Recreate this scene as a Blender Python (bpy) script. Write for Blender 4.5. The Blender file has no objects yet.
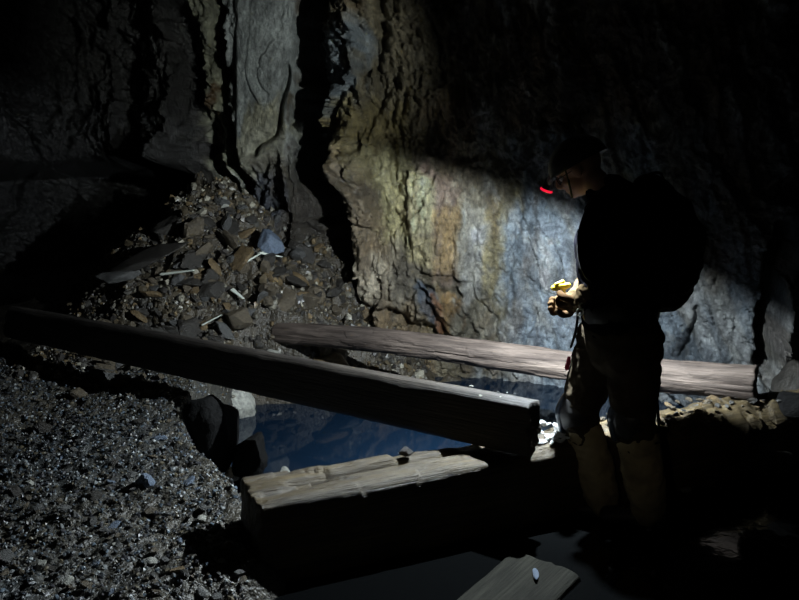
import bpy, math, random
import numpy as np
from mathutils import Vector, Matrix, noise as mnoise

S = bpy.context.scene
COL = S.collection
random.seed(7)
RNG = np.random.default_rng(7)

# ------------------------------------------------------------------ camera
PITCH = math.radians(10.7); FPX = 750.0; CH = 1.6
cam_d = bpy.data.cameras.new('camera'); cam_d.sensor_width = 36; cam_d.lens = FPX*36/799
cam = bpy.data.objects.new('camera', cam_d); COL.objects.link(cam)
cam.location = (0, 0, CH); cam.rotation_euler = (math.pi/2-PITCH, 0, 0)
S.camera = cam
cp, sp = math.cos(PITCH), math.sin(PITCH)
def at(px, py, Y):
    u = (px-399.5)/FPX; v = (py-300)/FPX
    d = (u, cp-v*sp, -sp-v*cp); t = Y/d[1]
    return Vector((d[0]*t, Y, CH+d[2]*t))
def proj(x, y, z):
    dz = z-CH
    f = y*cp-dz*sp; up = y*sp+dz*cp
    f = np.maximum(f, .05)
    return 399.5+FPX*x/f, 300-FPX*up/f

# ------------------------------------------------------------------ light
w = bpy.data.worlds.new('dark'); S.world = w; w.use_nodes = True
w.node_tree.nodes['Background'].inputs[0].default_value = (0, 0, 0, 1)
w.node_tree.nodes['Background'].inputs[1].default_value = 0
S.view_settings.view_transform = 'Standard'; S.view_settings.look = 'None'
S.view_settings.gamma = 1; S.view_settings.use_curve_mapping = False
S.view_settings.exposure = 0.0
LAMP = at(546, 191, 3.42)
LAXIS = Vector((-.30, .20, -.93)).normalized()
def spot(name, loc, axis, size, watts, col, blend=.1, radius=.02):
    l = bpy.data.lights.new(name, 'SPOT'); l.energy = watts; l.color = col
    l.spot_size = math.radians(size); l.spot_blend = blend; l.shadow_soft_size = radius
    o = bpy.data.objects.new(name, l); COL.objects.link(o)
    o.location = loc; o.rotation_euler = Vector(axis).to_track_quat('-Z', 'Y').to_euler()
    return o
spot('headlamp_beam', LAMP+LAXIS*.012, LAXIS, 160, 640, (.84, .94, 1.0), .14, .012)
spot('headlamp_hot_beam', LAMP+LAXIS*.012, at(552, 410, 3.8)-LAMP, 92, 700, (.84, .94, 1.0), 1.0, .012)
# unseen fill lamps added near the camera
spot('camera_fill_lamp', (-.45, -.25, 1.9), (.12, 1, .02), 110, .75, (1.0, .92, .75), .7, .03)
spot('person_fill_lamp', (-.45, -.25, 1.9), at(610, 420, 3.1)-Vector((-.45, -.25, 1.9)), 15, 9, (1.0, .9, .7), 1.0, .03)  # added to brighten the camera side of the person
spot('slab_fill_lamp', (2.2, 1.5, 2.1), at(262, 72, 6.1)-Vector((2.2, 1.5, 2.1)), 25, 640, (.92, 1.0, .95), 1.0, .03)  # added out of view to light the upper-left slab

# ------------------------------------------------------------------ noise (numpy)
def _h(ix, iy, iz, seed):
    n = (ix*374761393 + iy*668265263 + iz*1274126177 + seed*974711) & 0xffffffff
    n = ((n ^ (n >> 13))*1274126177) & 0xffffffff
    n = ((n ^ (n >> 16))*2246822519) & 0xffffffff
    return ((n ^ (n >> 15)) & 0xffffff)/float(0xffffff)
def vnoise(x, y, z=0, seed=0):
    x, y, z = np.broadcast_arrays(np.asarray(x, float), np.asarray(y, float), np.asarray(z, float))
    ix, iy, iz = np.floor(x).astype(np.int64), np.floor(y).astype(np.int64), np.floor(z).astype(np.int64)
    fx, fy, fz = x-ix, y-iy, z-iz
    fx = fx*fx*(3-2*fx); fy = fy*fy*(3-2*fy); fz = fz*fz*(3-2*fz)
    r = 0
    for a in (0, 1):
        for b in (0, 1):
            for c in (0, 1):
                wgt = (fx if a else 1-fx)*(fy if b else 1-fy)*(fz if c else 1-fz)
                r = r + wgt*_h(ix+a, iy+b, iz+c, seed)
    return r*2-1
def fbm(x, y, z=0, o=4, seed=0, g=.5):
    r = 0; a = 1; t = 0
    x = np.asarray(x, float); y = np.asarray(y, float); z = np.asarray(z, float)
    for i in range(o):
        r = r+a*vnoise(x, y, z, seed+i); t += a; a *= g; x = x*2.03; y = y*2.03; z = z*2.03
    return r/t
def blocks(x, y, seed=0, tilt=.6):
    """faceted blocks: each Worley cell has its own height and tilt; returns height, edge distance"""
    x = np.asarray(x, float); y = np.asarray(y, float)
    ix, iy = np.floor(x).astype(np.int64), np.floor(y).astype(np.int64)
    d1 = np.full(x.shape, 9.); d2 = np.full(x.shape, 9.); hgt = np.zeros(x.shape)
    for a in (-1, 0, 1):
        for b in (-1, 0, 1):
            cx = ix+a; cy = iy+b
            px = cx+_h(cx, cy, 0, seed); py = cy+_h(cx, cy, 1, seed)
            dx = x-px; dy = y-py; d = dx*dx+dy*dy
            hh = (_h(cx, cy, 2, seed)*2-1) + tilt*(dx*(_h(cx, cy, 3, seed)*2-1)+dy*(_h(cx, cy, 4, seed)*2-1))*2
            n = d < d1
            d2 = np.where(n, d1, np.minimum(d2, d)); hgt = np.where(n, hh, hgt); d1 = np.where(n, d, d1)
    return hgt, np.sqrt(d2)-np.sqrt(d1)
def sstep(a, b, x):
    t = np.clip((x-a)/(b-a), 0, 1); return t*t*(3-2*t)
def pdist(px, py, pts):
    """distance to a polyline"""
    best = np.full(px.shape, 1e9)
    for (ax, ay), (bx, by) in zip(pts[:-1], pts[1:]):
        vx, vy = bx-ax, by-ay
        t = np.clip(((px-ax)*vx+(py-ay)*vy)/(vx*vx+vy*vy), 0, 1)
        best = np.minimum(best, np.hypot(px-ax-t*vx, py-ay-t*vy))
    return best
def inpoly(px, py, poly):
    c = np.zeros(px.shape, bool); n = len(poly)
    for i in range(n):
        x0, y0 = poly[i]; x1, y1 = poly[(i+1) % n]
        if y0 == y1: continue
        k = ((y0 > py) != (y1 > py)) & (px < (x1-x0)*(py-y0)/(y1-y0)+x0)
        c ^= k
    return c
def soft(px, py, poly, f):
    """1 inside polygon falling to 0 over f outside"""
    d = pdist(px, py, poly+[poly[0]])
    return np.where(inpoly(px, py, poly), 1.0, np.clip(1-d/f, 0, 1))

# ------------------------------------------------------------------ object helpers
def grid_mesh(name, P, mat, colors=None, smooth=True, flip=False):
    """P: (n, m, 3)"""
    n, m, _ = P.shape
    idx = np.arange(n*m).reshape(n, m)
    q = np.stack([idx[:-1, :-1], idx[1:, :-1], idx[1:, 1:], idx[:-1, 1:]], -1).reshape(-1, 4)
    if flip: q = q[:, ::-1]
    return np_mesh(name, P.reshape(-1, 3), q, mat, colors, smooth)
def np_mesh(name, V, q, mat, colors=None, smooth=True):
    me = bpy.data.meshes.new(name)
    k = q.shape[1]
    me.vertices.add(len(V)); me.vertices.foreach_set('co', np.ascontiguousarray(V, dtype=np.float32).ravel())
    me.loops.add(q.size); me.loops.foreach_set('vertex_index', np.ascontiguousarray(q, dtype=np.int32).ravel())
    me.polygons.add(len(q)); me.polygons.foreach_set('loop_start', np.arange(0, q.size, k, dtype=np.int32))
    me.update(calc_edges=True)
    me.polygons.foreach_set('use_smooth', np.full(len(q), smooth))
    if colors is not None:
        a = me.color_attributes.new('mineral', 'FLOAT_COLOR', 'POINT')
        c = np.ones((len(V), 4), np.float32); c[:, :3] = colors.reshape(-1, 3)
        a.data.foreach_set('color', c.ravel())
    if mat: me.materials.append(mat)
    me.validate(); me.update()
    return me
def link(name, me, parent=None):
    o = bpy.data.objects.new(name, me); COL.objects.link(o)
    if parent: o.parent = parent
    return o
def tag(o, label, cat, group=None, kind=None):
    o['label'] = label; o['category'] = cat
    if group: o['group'] = group
    o['kind'] = kind or 'thing'
    return o
def struct(o, label=None):
    o['kind'] = 'structure'
    if label: o['label'] = label; o['category'] = 'rock'
    return o

# ------------------------------------------------------------------ materials
one3 = (1, 1, 1)
def mat(name, col=(.5, .5, .5), rough=.6, spec=.5, attr=False, bumps=(), var=None, coat=0, emis=None, metal=0):
    m = bpy.data.materials.new(name); m.use_nodes = True
    nt = m.node_tree; N = nt.nodes; L = nt.links; b = N['Principled BSDF']
    b.inputs['Roughness'].default_value = rough; b.inputs['Specular IOR Level'].default_value = spec
    b.inputs['Metallic'].default_value = metal
    b.inputs['Coat Weight'].default_value = coat; b.inputs['Coat Roughness'].default_value = .2
    tc = N.new('ShaderNodeTexCoord')
    if attr:
        a = N.new('ShaderNodeVertexColor'); a.layer_name = 'mineral'; src = a.outputs[0]
    else:
        c = N.new('ShaderNodeRGB'); c.outputs[0].default_value = (*col, 1); src = c.outputs[0]
    if var:
        for sc, stretch, amt, c2 in var:
            mp = N.new('ShaderNodeMapping'); mp.inputs['Scale'].default_value = stretch
            L.new(tc.outputs['Object'], mp.inputs[0])
            nz = N.new('ShaderNodeTexNoise'); nz.inputs['Scale'].default_value = sc; nz.inputs['Detail'].default_value = 6
            L.new(mp.outputs[0], nz.inputs[0])
            rp = N.new('ShaderNodeMapRange'); rp.inputs['From Min'].default_value = .38; rp.inputs['From Max'].default_value = .68
            rp.inputs['To Max'].default_value = amt
            L.new(nz.outputs[0], rp.inputs[0])
            mx = N.new('ShaderNodeMix'); mx.data_type = 'RGBA'
            if c2 is None: mx.blend_type = 'MULTIPLY'; mx.inputs[7].default_value = (.25, .25, .27, 1)
            else: mx.inputs[7].default_value = (*c2, 1)
            L.new(rp.outputs[0], mx.inputs[0]); L.new(src, mx.inputs[6]); src = mx.outputs[2]
    L.new(src, b.inputs['Base Color'])
    prev = None
    for kind, sc, stretch, strength, dist in bumps:
        mp = N.new('ShaderNodeMapping'); mp.inputs['Scale'].default_value = stretch
        L.new(tc.outputs['Object'], mp.inputs[0])
        if kind == 'voronoi':
            nz = N.new('ShaderNodeTexVoronoi'); nz.inputs['Scale'].default_value = sc; o = nz.outputs['Distance']
        else:
            nz = N.new('ShaderNodeTexNoise'); nz.inputs['Scale'].default_value = sc; nz.inputs['Detail'].default_value = 8
            nz.inputs['Roughness'].default_value = .65; o = nz.outputs[0]
        L.new(mp.outputs[0], nz.inputs[0])
        bp = N.new('ShaderNodeBump'); bp.inputs['Strength'].default_value = strength; bp.inputs['Distance'].default_value = dist
        bp.invert = kind == 'voronoi'
        L.new(o, bp.inputs['Height'])
        if prev: L.new(prev, bp.inputs['Normal'])
        prev = bp.outputs[0]
    if prev: L.new(prev, b.inputs['Normal'])
    if emis:
        b.inputs['Emission Color'].default_value = (*emis[0], 1); b.inputs['Emission Strength'].default_value = emis[1]
    return m
one = (1, 1, 1)
M = {}
M['wall'] = mat('rock_face', attr=True, rough=.36, spec=.55, var=[(9, (1, 1, .5), .6, None), (38, (1, 1, .6), .65, None), (110, one, .5, None)],
                bumps=[('noise', 10, (1, 1, .6), 1.0, .05), ('noise', 34, (1, 1, .7), 1.0, .024), ('noise', 110, one3, .9, .007)])
M['rockdark'] = mat('dark_rock', (.055, .05, .045), .6, .4, var=[(3, one, .5, None)], bumps=[('noise', 5, one, .8, .06), ('noise', 30, one, .7, .01)])
M['ground'] = mat('gravel_ground', attr=True, rough=.4, spec=.6, var=[(30, one, .7, None)],
                  bumps=[('voronoi', 55, one, .7, .008), ('voronoi', 130, one, .7, .004), ('noise', 160, one, .6, .004)])
def rockmat(n, c, r=.42, s=.55): return mat(n, c, r, s, var=[(7, one, .7, None)], bumps=[('noise', 9, one, .7, .03), ('noise', 60, one, .5, .006)])
M['r0'] = rockmat('stone_brown', (.13, .105, .07))
M['r1'] = rockmat('stone_grey', (.11, .11, .105))
M['r2'] = rockmat('stone_dark', (.05, .045, .038))
M['r3'] = rockmat('stone_blue', (.17, .22, .30))
M['r4'] = rockmat('stone_ochre', (.20, .14, .07))
M['r5'] = rockmat('stone_pale', (.50, .50, .44))
M['rw'] = rockmat('stone_white', (.72, .74, .74))
M['rb'] = rockmat('stone_shade_black', (.007, .007, .007), .8, .15)  # near-black colour stands for the shade on the boulders
M['pebble'] = mat('pebbles', attr=True, rough=.38, spec=.5, var=[(60, one, .5, None)], bumps=[('noise', 80, one, .4, .003)])
def woodmat(n, c, c2, r=.55, spec=.4):
    return mat(n, c, r, spec, var=[(6, (.5, 5, 5), .8, c2), (14, (.3, 8, 8), .6, None), (2.2, one, .6, None)],
               bumps=[('noise', 16, (.25, 6, 6), .9, .012), ('noise', 60, (.5, 3, 3), .6, .004)])
M['woodA'] = woodmat('wet_black_timber', (.07, .06, .05), (.035, .03, .028), .5, .5)
M['woodB'] = woodmat('mossy_timber', (.12, .088, .040), (.045, .034, .02), .5, .5)
M['woodC'] = woodmat('weathered_brown_log', (.19, .15, .125), (.05, .036, .03), .65, .25)
M['plank'] = woodmat('drowned_plank', (.028, .028, .022), (.015, .015, .012), .8, .1)
M['splinter'] = mat('bleached_wood', (.62, .66, .58), .5, .4, bumps=[('noise', 20, (.4, 5, 5), .8, .006)])

# ------------------------------------------------------------------ water materials
def water(name, col, rough, wave, strength, extra=None):
    m = bpy.data.materials.new(name); m.use_nodes = True
    nt = m.node_tree; N = nt.nodes; L = nt.links; b = N['Principled BSDF']
    b.inputs['Base Color'].default_value = (*col, 1); b.inputs['Roughness'].default_value = rough
    b.inputs['IOR'].default_value = 1.33; b.inputs['Specular IOR Level'].default_value = .5
    tc = N.new('ShaderNodeTexCoord'); nz = N.new('ShaderNodeTexNoise'); nz.inputs['Scale'].default_value = wave
    nz.inputs['Detail'].default_value = 3
    L.new(tc.outputs['Object'], nz.inputs[0])
    bp = N.new('ShaderNodeBump'); bp.inputs['Strength'].default_value = strength; bp.inputs['Distance'].default_value = .01
    L.new(nz.outputs[0], bp.inputs['Height']); L.new(bp.outputs[0], b.inputs['Normal'])
    return m
M['pool'] = water('deep_blue_water', (.0042, .012, .026), .05, 2.0, .025)
M['puddle'] = water('black_shallow_water', (.0025, .0028, .003), .07, 9, .25)

# ------------------------------------------------------------------ rock wall
FOOT = [(-4.5, 1.5), (-4.35, 3.0), (-4.1, 4.6), (-3.5, 5.9), (-2.7, 6.5), (-2.0, 6.55), (-1.5, 6.45), (-1.05, 6.3), (-.75, 6.25), (-.4, 5.95),
        (.1, 5.85), (.6, 5.75), (1.15, 5.55), (1.75, 5.2), (2.3, 5.0), (2.75, 4.85), (3.15, 4.3), (3.4, 3.3), (3.5, 1.5)]
def catmull(P, n):
    P = [np.array(p, float) for p in P]; P = [2*P[0]-P[1]]+P+[2*P[-1]-P[-2]]
    out = []
    for i in range(1, len(P)-2):
        for t in np.linspace(0, 1, 30, endpoint=False):
            a, b, c, d = P[i-1], P[i], P[i+1], P[i+2]
            out.append(.5*((2*b)+(-a+c)*t+(2*a-5*b+4*c-d)*t*t+(-a+3*b-3*c+d)*t**3))
    out.append(P[-2]); out = np.array(out)
    L = np.r_[0, np.cumsum(np.hypot(*np.diff(out, axis=0).T))]
    # denser in the part the photograph shows
    ang = np.arctan2(out[:, 0], out[:, 1]); wgt = np.where(np.abs(ang) < .56, 1.0, .35)
    C = np.r_[0, np.cumsum(np.diff(L)*.5*(wgt[1:]+wgt[:-1]))]
    q = np.linspace(0, C[-1], n)
    l = np.interp(q, C, L)
    return np.stack([np.interp(l, L, out[:, 0]), np.interp(l, L, out[:, 1])], -1), l
def build_wall():
    NS, NZ = 900, 560
    B, s = catmull(FOOT, NS)
    T = np.gradient(B, axis=0); T /= np.linalg.norm(T, axis=1)[:, None]
    Nn = np.stack([T[:, 1], -T[:, 0]], -1)       # towards the cave
    z = np.r_[np.linspace(-.9, 3.0, 440, endpoint=False), np.linspace(3.0, 4.4, NZ-440)]
    s2, z2 = np.meshgrid(s, z, indexing='ij')
    X = B[:, 0][:, None]+0*z2; Y = B[:, 1][:, None]+0*z2
    U, V = proj(X, Y, z2)
    wx = fbm(s2*2.2, z2*1.3, 0, 4, 11)*.22; wz = fbm(s2*1.8, z2*1.8, 5, 4, 21)*.25
    lean = sstep(430, 620, U)*.35
    h1, e1 = blocks((s2+wx+z2*lean)*2.0, (z2+wz)*.62, 3, .9)
    h2, e2 = blocks((s2+wx*.7+z2*(lean+.1))*5.2, (z2+wz)*1.9, 5, .9)
    h3, e3 = blocks((s2+wx*.5)*14, (z2+wz*.5+s2*.3)*6, 9, .9)
    smooth_r = np.clip(soft(U, V, [(530, 150), (760, 150), (760, 420), (500, 420)], 40), 0, 1)
    slab = soft(U, V, [(245, -60), (300, -60), (300, 90), (285, 150), (245, 165)], 10)
    cut = 1-.9*slab
    D = .22*fbm(s2*.8, z2*.45, 0, 3, 1)
    mid = sstep(385, 415, U)*(1-sstep(500, 560, U))
    D += cut*(1-.55*mid)*(.105*h1*(1-.5*smooth_r) )
    D += cut*(1-.4*mid)*(.05*h2*(1-.5*smooth_r))
    h4, e4 = blocks((s2+wx*.4+z2*.4)*27, (z2-s2*.2)*17, 19, .9)
    D += cut*((.022*h3+.014*h4)*(1-.3*smooth_r) + .035*fbm(s2*5, z2*3.4, 0, 5, 31, .6) + .024*fbm(s2*26, z2*15, 0, 4, 41, .7))
    # the left side stands forward and shades what lies behind it
    D += .38*np.exp(-((U-172)/26)**2)*sstep(1.3, 1.7, z2)
    j = fbm(U*.03, V*.03, 0, 3, 51)*9; k = fbm(U*.03, V*.03, 7, 3, 52)*9
    Uj, Vj = U+j, V+k
    def groove(pts, wd, dp, p=2):
        nonlocal D
        D = D-dp*np.exp(-(pdist(Uj, Vj, pts)/wd)**p)
    # the great cleft and the pillar that shades it
    groove([(318, -80), (316, 60), (318, 130), (322, 200), (334, 260), (342, 300)], 15, .62, 4)
    D += .20*np.exp(-(pdist(Uj, Vj, [(372, -80), (366, 80), (352, 170)])/24)**2)
    D += .14*np.exp(-(pdist(Uj, Vj, [(356, 170), (372, 290)])/18)**2)
    groove([(384, -60), (382, 60), (372, 120), (362, 150)], 5, .12)
    # crack between the pale slabs
    groove([(222, -40), (224, 60), (230, 110), (238, 160), (246, 190)], 6, .22, 3)
    groove([(292, 70), (285, 105), (282, 135), (262, 152)], 3.5, .10)
    groove([(186, 20), (192, 100), (206, 160), (222, 185)], 14, .25, 3)
    D += .10*slab
    # ledges of the middle face
    def step(poly, dp, f=4):
        nonlocal D
        D = D+dp*soft(Uj, Vj, poly, f)
    D += .08*soft(Uj, Vj, [(408, 90), (560, 120), (548, 310), (470, 284), (416, 262), (404, 180)], 14)*sstep(512, 470, U)
    groove([(412, 264), (440, 272), (468, 287)], 3, .10)
    step([(352, 262), (410, 262), (470, 290), (462, 330), (440, 345), (420, 330), (386, 318), (360, 300)], .045)
    groove([(384, 312), (412, 326), (436, 342), (452, 345)], 4, .16)
    groove([(424, 290), (434, 318), (446, 342)], 3.5, .08)
    step([(430, 288), (444, 300), (456, 330), (450, 345), (436, 320)], .07)
    groove([(486, 150), (480, 230), (466, 330)], 3, .05)
    groove([(530, 130), (510, 260), (490, 345)], 4, .07)
    groove([(700, 305), (690, 335), (684, 355)], 3, .10)
    groove([(694, 300), (698, 330)], 2, .05)
    groove([(776, 230), (764, 275), (758, 310), (756, 360)], 7, .35, 3)
    D += .12*np.exp(-(pdist(U, V, [(790, 240), (776, 290), (772, 370)])/9)**2)
    groove([(668, 300), (720, 250)], 4, .05)
    # the dark hollow on the left, under an overhanging brow
    hol = sstep(215, 150, U+12*fbm(z2*2, s2*2, 0, 3, 61))*sstep(1.62, 1.38, z2+.12*fbm(s2*1.5, z2, 0, 3, 62))
    D -= 1.1*hol
    brow = sstep(230, 150, U)*np.exp(-((z2-1.75)/.25)**2); D += .18*brow
    # the face leans out towards the roof
    D += .35*sstep(2.5, 4.4, z2)**1.5*2
    P = np.stack([X+Nn[:, 0][:, None]*D, Y+Nn[:, 1][:, None]*D, z2+.05*fbm(s2*3, z2*3, 9, 3, 71)], -1)
    # ---- mineral colours of the rock, with some light and shade painted in
    n1 = fbm(s2*3, z2*1.2, 0, 5, 81); n2 = fbm(s2*9, z2*3, 0, 4, 82); n3 = fbm(s2*5, z2*2, 3, 4, 83)
    n4 = fbm(s2*26, z2*12, 4, 4, 84); Uc, Vc = U+26*n1+16*n2+9*n4, V+30*n3+20*n2+10*n4
    C = np.zeros(P.shape)+np.array((.115, .098, .075))
    def paint(poly, col, f=14, a=1.0):
        nonlocal C
        m = (soft(Uc, Vc, poly, f)*a)[..., None]; C = C*(1-m)+np.array(col)*m
    paint([(330, -90), (560, -90), (560, 420), (330, 420)], (.20, .17, .11), 20)
    paint([(190, 0), (232, 0), (236, 190), (205, 160)], (.36, .36, .25), 8)
    paint([(236, -90), (300, -90), (302, 100), (290, 175), (240, 180)], (.40, .43, .42), 8)
    paint([(240, 130), (290, 120), (285, 185), (245, 180)], (.36, .33, .20), 10, .7)
    paint([(212, 90), (222, 85), (226, 145), (214, 140)], (.12, .07, .025), 4)
    paint([(330, 35), (352, 35), (356, 125), (336, 125)], (.24, .28, .31), 10)
    paint([(350, 120), (410, 120), (410, 250), (380, 265), (355, 250)], (.26, .21, .09), 15, .8)
    paint([(385, 150), (412, 150), (410, 250), (388, 240)], (.34, .31, .17), 12, .8)
    paint([(340, 180), (375, 180), (385, 330), (350, 330)], (.20, .155, .105), 14, .8)
    paint([(436, 170), (470, 180), (474, 275), (440, 270)], (.33, .24, .19), 12, .7)
    paint([(444, 215), (466, 210), (462, 262), (442, 262)], (.50, .35, .14), 10, .6)
    paint([(472, 140), (530, 140), (505, 345), (470, 345)], (.34, .31, .23), 14, .9)
    paint([(478, 215), (492, 210), (480, 300), (468, 310)], (.60, .58, .50), 5, .6)
    paint([(500, 150), (525, 150), (500, 300), (490, 300)], (.38, .32, .15), 8, .6)
    paint([(530, 140), (800, 120), (800, 420), (495, 420), (512, 300)], (.27, .33, .38), 18, .95)
    paint([(545, 230), (580, 230), (575, 345), (530, 345)], (.40, .46, .52), 16, .7)
    paint([(640, 290), (700, 270), (720, 240), (660, 240)], (.33, .27, .20), 18, .7)
    paint([(355, 262), (412, 262), (430, 300), (420, 330), (380, 320), (355, 290)], (.40, .35, .26), 10, .8)
    paint([(418, 285), (436, 290), (440, 335), (420, 315)], (.17, .21, .26), 6, .9)
    paint([(432, 292), (446, 305), (458, 335), (448, 345), (438, 325)], (.26, .12, .055), 4, .95)
    paint([(448, 290), (470, 292), (462, 340), (456, 325)], (.42, .26, .10), 6, .8)
    paint([(345, 315), (400, 320), (425, 345), (430, 395), (320, 395), (320, 345)], (.34, .25, .14), 12, .7)
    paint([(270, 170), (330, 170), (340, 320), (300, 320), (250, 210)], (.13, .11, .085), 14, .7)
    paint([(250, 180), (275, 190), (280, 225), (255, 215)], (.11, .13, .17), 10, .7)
    paint([(770, 250), (830, 250), (830, 420), (770, 420)], (.24, .19, .14), 8, .7)
    left_shade = sstep(212, 190, U+.5*(Uc-U))[..., None]; C = C*(1-left_shade)+np.array((.013, .012, .011))*left_shade  # shade of the left wall put into its colour
    right_shade = (sstep(170, 90, V)*sstep(380, 440, U))[..., None]; C = C*(1-.45*right_shade)  # dimness above the headlamp cone painted into the upper right
    # pale mineral flecks and streaks
    fl = np.clip((fbm(s2*30, z2*11, 0, 3, 91)-.34)*5, 0, 1)*sstep(420, 480, U)*sstep(330, 300, 0*U+310)
    C = C*(1-.5*fl[..., None])+np.array((.55, .56, .52))*(.5*fl[..., None])
    dk = np.clip((fbm(s2*4, z2*1.4, 0, 5, 95)-.05)*2.2, 0, 1)
    C *= (1-.55*dk)[..., None]
    # diagonal seams of pale and rusty rock on the blue face
    sl = (s2*1.0+z2*.45); m1 = np.clip((fbm(sl*7, z2*1.3, 2, 5, 96)-.02)*2.6, 0, 1)*sstep(460, 540, U); m1 = m1[..., None]
    C = C*(1-.6*m1)+np.array((.34, .32, .26))*.6*m1
    m2 = np.clip((fbm(sl*9+4, z2*2.2, 6, 5, 97)-.12)*3, 0, 1)*sstep(440, 520, U); m2 = m2[..., None]
    C = C*(1-.6*m2)+np.array((.74, .78, .78))*.6*m2
    m3 = np.clip((fbm(s2*6, z2*2.6, 8, 5, 98)-.10)*3, 0, 1)*sstep(320, 350, U); m3 = m3[..., None]
    C = C*(1-.5*m3)+np.array((.19, .13, .07))*.5*m3
    Uc, Vc = U+6*n1+5*n4, V+10*n3
    paint([(414, 178), (433, 182), (433, 228), (415, 226)], (.62, .56, .34), 6, .8)
    paint([(410, 236), (434, 238), (432, 262), (412, 258)], (.60, .52, .30), 6, .75)
    paint([(384, 155), (404, 150), (402, 245), (386, 240)], (.42, .38, .20), 12, .5)
    paint([(476, 235), (488, 225), (478, 300), (468, 305)], (.70, .70, .66), 6, .5)
    C = np.clip(C*(1+.6*sstep(325, 345, U)-.85*sstep(600, 690, U))[..., None], 0, .85)  # lamp light put into the colour: middle brightened, right side dimmed
    C *= (1+.4*n2+.5*n4)[..., None]; C = np.clip(C, .004, .9)
    return P, C
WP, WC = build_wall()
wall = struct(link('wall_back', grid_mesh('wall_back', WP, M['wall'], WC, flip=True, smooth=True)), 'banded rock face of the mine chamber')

# rear part of the chamber, round the camera
def rear_wall():
    pts = [(3.5, 1.55), (3.6, 0), (3.0, -1.6), (1.2, -2.3), (-1.2, -2.4), (-3.3, -1.8), (-4.3, -.3), (-4.5, 1.55)]
    B, s = catmull(pts, 170)
    T = np.gradient(B, axis=0); T /= np.linalg.norm(T, axis=1)[:, None]; Nn = np.stack([T[:, 1], -T[:, 0]], -1)
    z = np.linspace(-.9, 4.4, 90); s2, z2 = np.meshgrid(s, z, indexing='ij')
    D = .25*fbm(s2*.8, z2*.6, 0, 3, 201)+.1*blocks(s2*1.6, z2*.8, 7)[0]+.35*sstep(2.5, 4.4, z2)**1.5*2
    return np.stack([B[:, 0][:, None]+Nn[:, 0][:, None]*D, B[:, 1][:, None]+Nn[:, 1][:, None]*D, z2], -1)
struct(link('wall_front', grid_mesh('wall_front', rear_wall(), M['rockdark'], flip=True)), 'dark rock wall behind the camera')

def ceil_mesh():
    x = np.linspace(-5.4, 4.4, 160); y = np.linspace(-3, 8.4, 180); X, Y = np.meshgrid(x, y, indexing='ij')
    Z = 4.0+.3*fbm(X*.6, Y*.6, 0, 4, 301)+.12*blocks(X*1.3+Y*.4, Y*1.1, 13)[0]
    return np.stack([X, Y, Z], -1)
struct(link('ceiling', grid_mesh('ceiling', ceil_mesh(), M['rockdark'], flip=False)), 'rough rock roof of the mine chamber')

# ------------------------------------------------------------------ ground
B0 = Vector((-.58, 2.60, 0)); B1 = Vector((2.95, 4.16, 0)); BD = (B1-B0).normalized(); BN = Vector((-BD.y, BD.x, 0))
A1 = at(533, 428, 3.06); A1.z = .462; A0 = Vector((-2.75, 5.22, .455)); AD = (A0-A1).normalized()
def ground_z(x, y, fine=True):
    x = np.asarray(x, float); y = np.asarray(y, float)
    side = (x-B0.x)*BN.x+(y-B0.y)*BN.y          # >0 beyond the long beam
    along = (x-B0.x)*BD.x+(y-B0.y)*BD.y
    # gravel bank on the left
    wob = .10*fbm(x*2.5, y*2.5, 0, 3, 401)
    edge = np.interp(y, [0, 1.5, 2.2, 2.45, 2.6, 2.9, 3.25, 3.7, 4.1, 4.5, 5.0, 5.5], [-.6, -.7, -.84, -.62, -.46, -.50, -.72, -1.00, -1.12, -1.16, -1.0, -.8])
    bank = sstep(.16, -.12, x-edge+wob)
    bz = .10+.04*np.clip(-x-.8, 0, 3)+.03*np.clip(y-2.5, 0, 2.2)*2.4+.05*fbm(x*1.6, y*1.6, 0, 4, 402)
    q = -((x-A0.x)*(-AD.y)+(y-A0.y)*AD.x)        # distance in front of the black beam
    bz = np.minimum(bz+(.06*np.exp(-((q-.36)/.22)**2)*sstep(-.9, -1.3, x)), .31)-.17*sstep(-1.3, -2.2, x)
    low = np.where(side > .06, -.75+.55*sstep(5.3, 5.9, y), -.07)
    ridge = np.exp(-((side-.118)/.09)**2)*sstep(-.1, .15, along)
    low = low*(1-ridge)-.04*ridge
    low = low+.02*fbm(x*3, y*3, 0, 4, 403)
    z = bz*bank+low*(1-bank)
    # scree pile in the far left corner
    dx = (x+1.50); dy = (y-6.15)
    r = np.hypot(dx*np.where(dx < 0, .80, .80), dy*1.06)
    pile = np.interp(r, [0, .35, .7, 1.0, 1.3, 1.6, 2.2, 3], [1.34, 1.10, .76, .39, .02, -.25, -.6, -1])
    pile = pile+.22*fbm(x*2.4, y*2.4, 0, 4, 405)+.07*blocks(x*4, y*4, 25)[0]
    shelf = .34*sstep(5.35, 5.6, y+.15*fbm(x*3, 0*y, 0, 3, 407))*sstep(.35, -.1, x)*sstep(-1.6, -1.0, x)-.2
    shelf = shelf+.15*fbm(x*5, y*5, 0, 3, 408)
    z = np.maximum(np.maximum(z, pile), np.where((y > 5.2) & (x > -1.7) & (x < .5), shelf, -9))
    z = z-.6*sstep(-1.22, -1.02, x+.05*fbm(x*4, y*4, 0, 3, 431))*sstep(5.35, 5.1, y)*(side > .5)*(z > -.3)*(y > 3.9)
    # floor climbs into the dark hollow
    z = np.maximum(z, np.where(x < -1.5, .1+.16*np.clip(y-4.2, 0, 3)+.06*fbm(x*2, y*2, 0, 3, 409), -9))
    if fine:
        z = z+.022*np.abs(fbm(x*14, y*14, 0, 3, 410))*sstep(-.06, .05, z)+.01*blocks(x*22, y*22, 15)[0]*sstep(-.06, .05, z)
    return z
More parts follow.
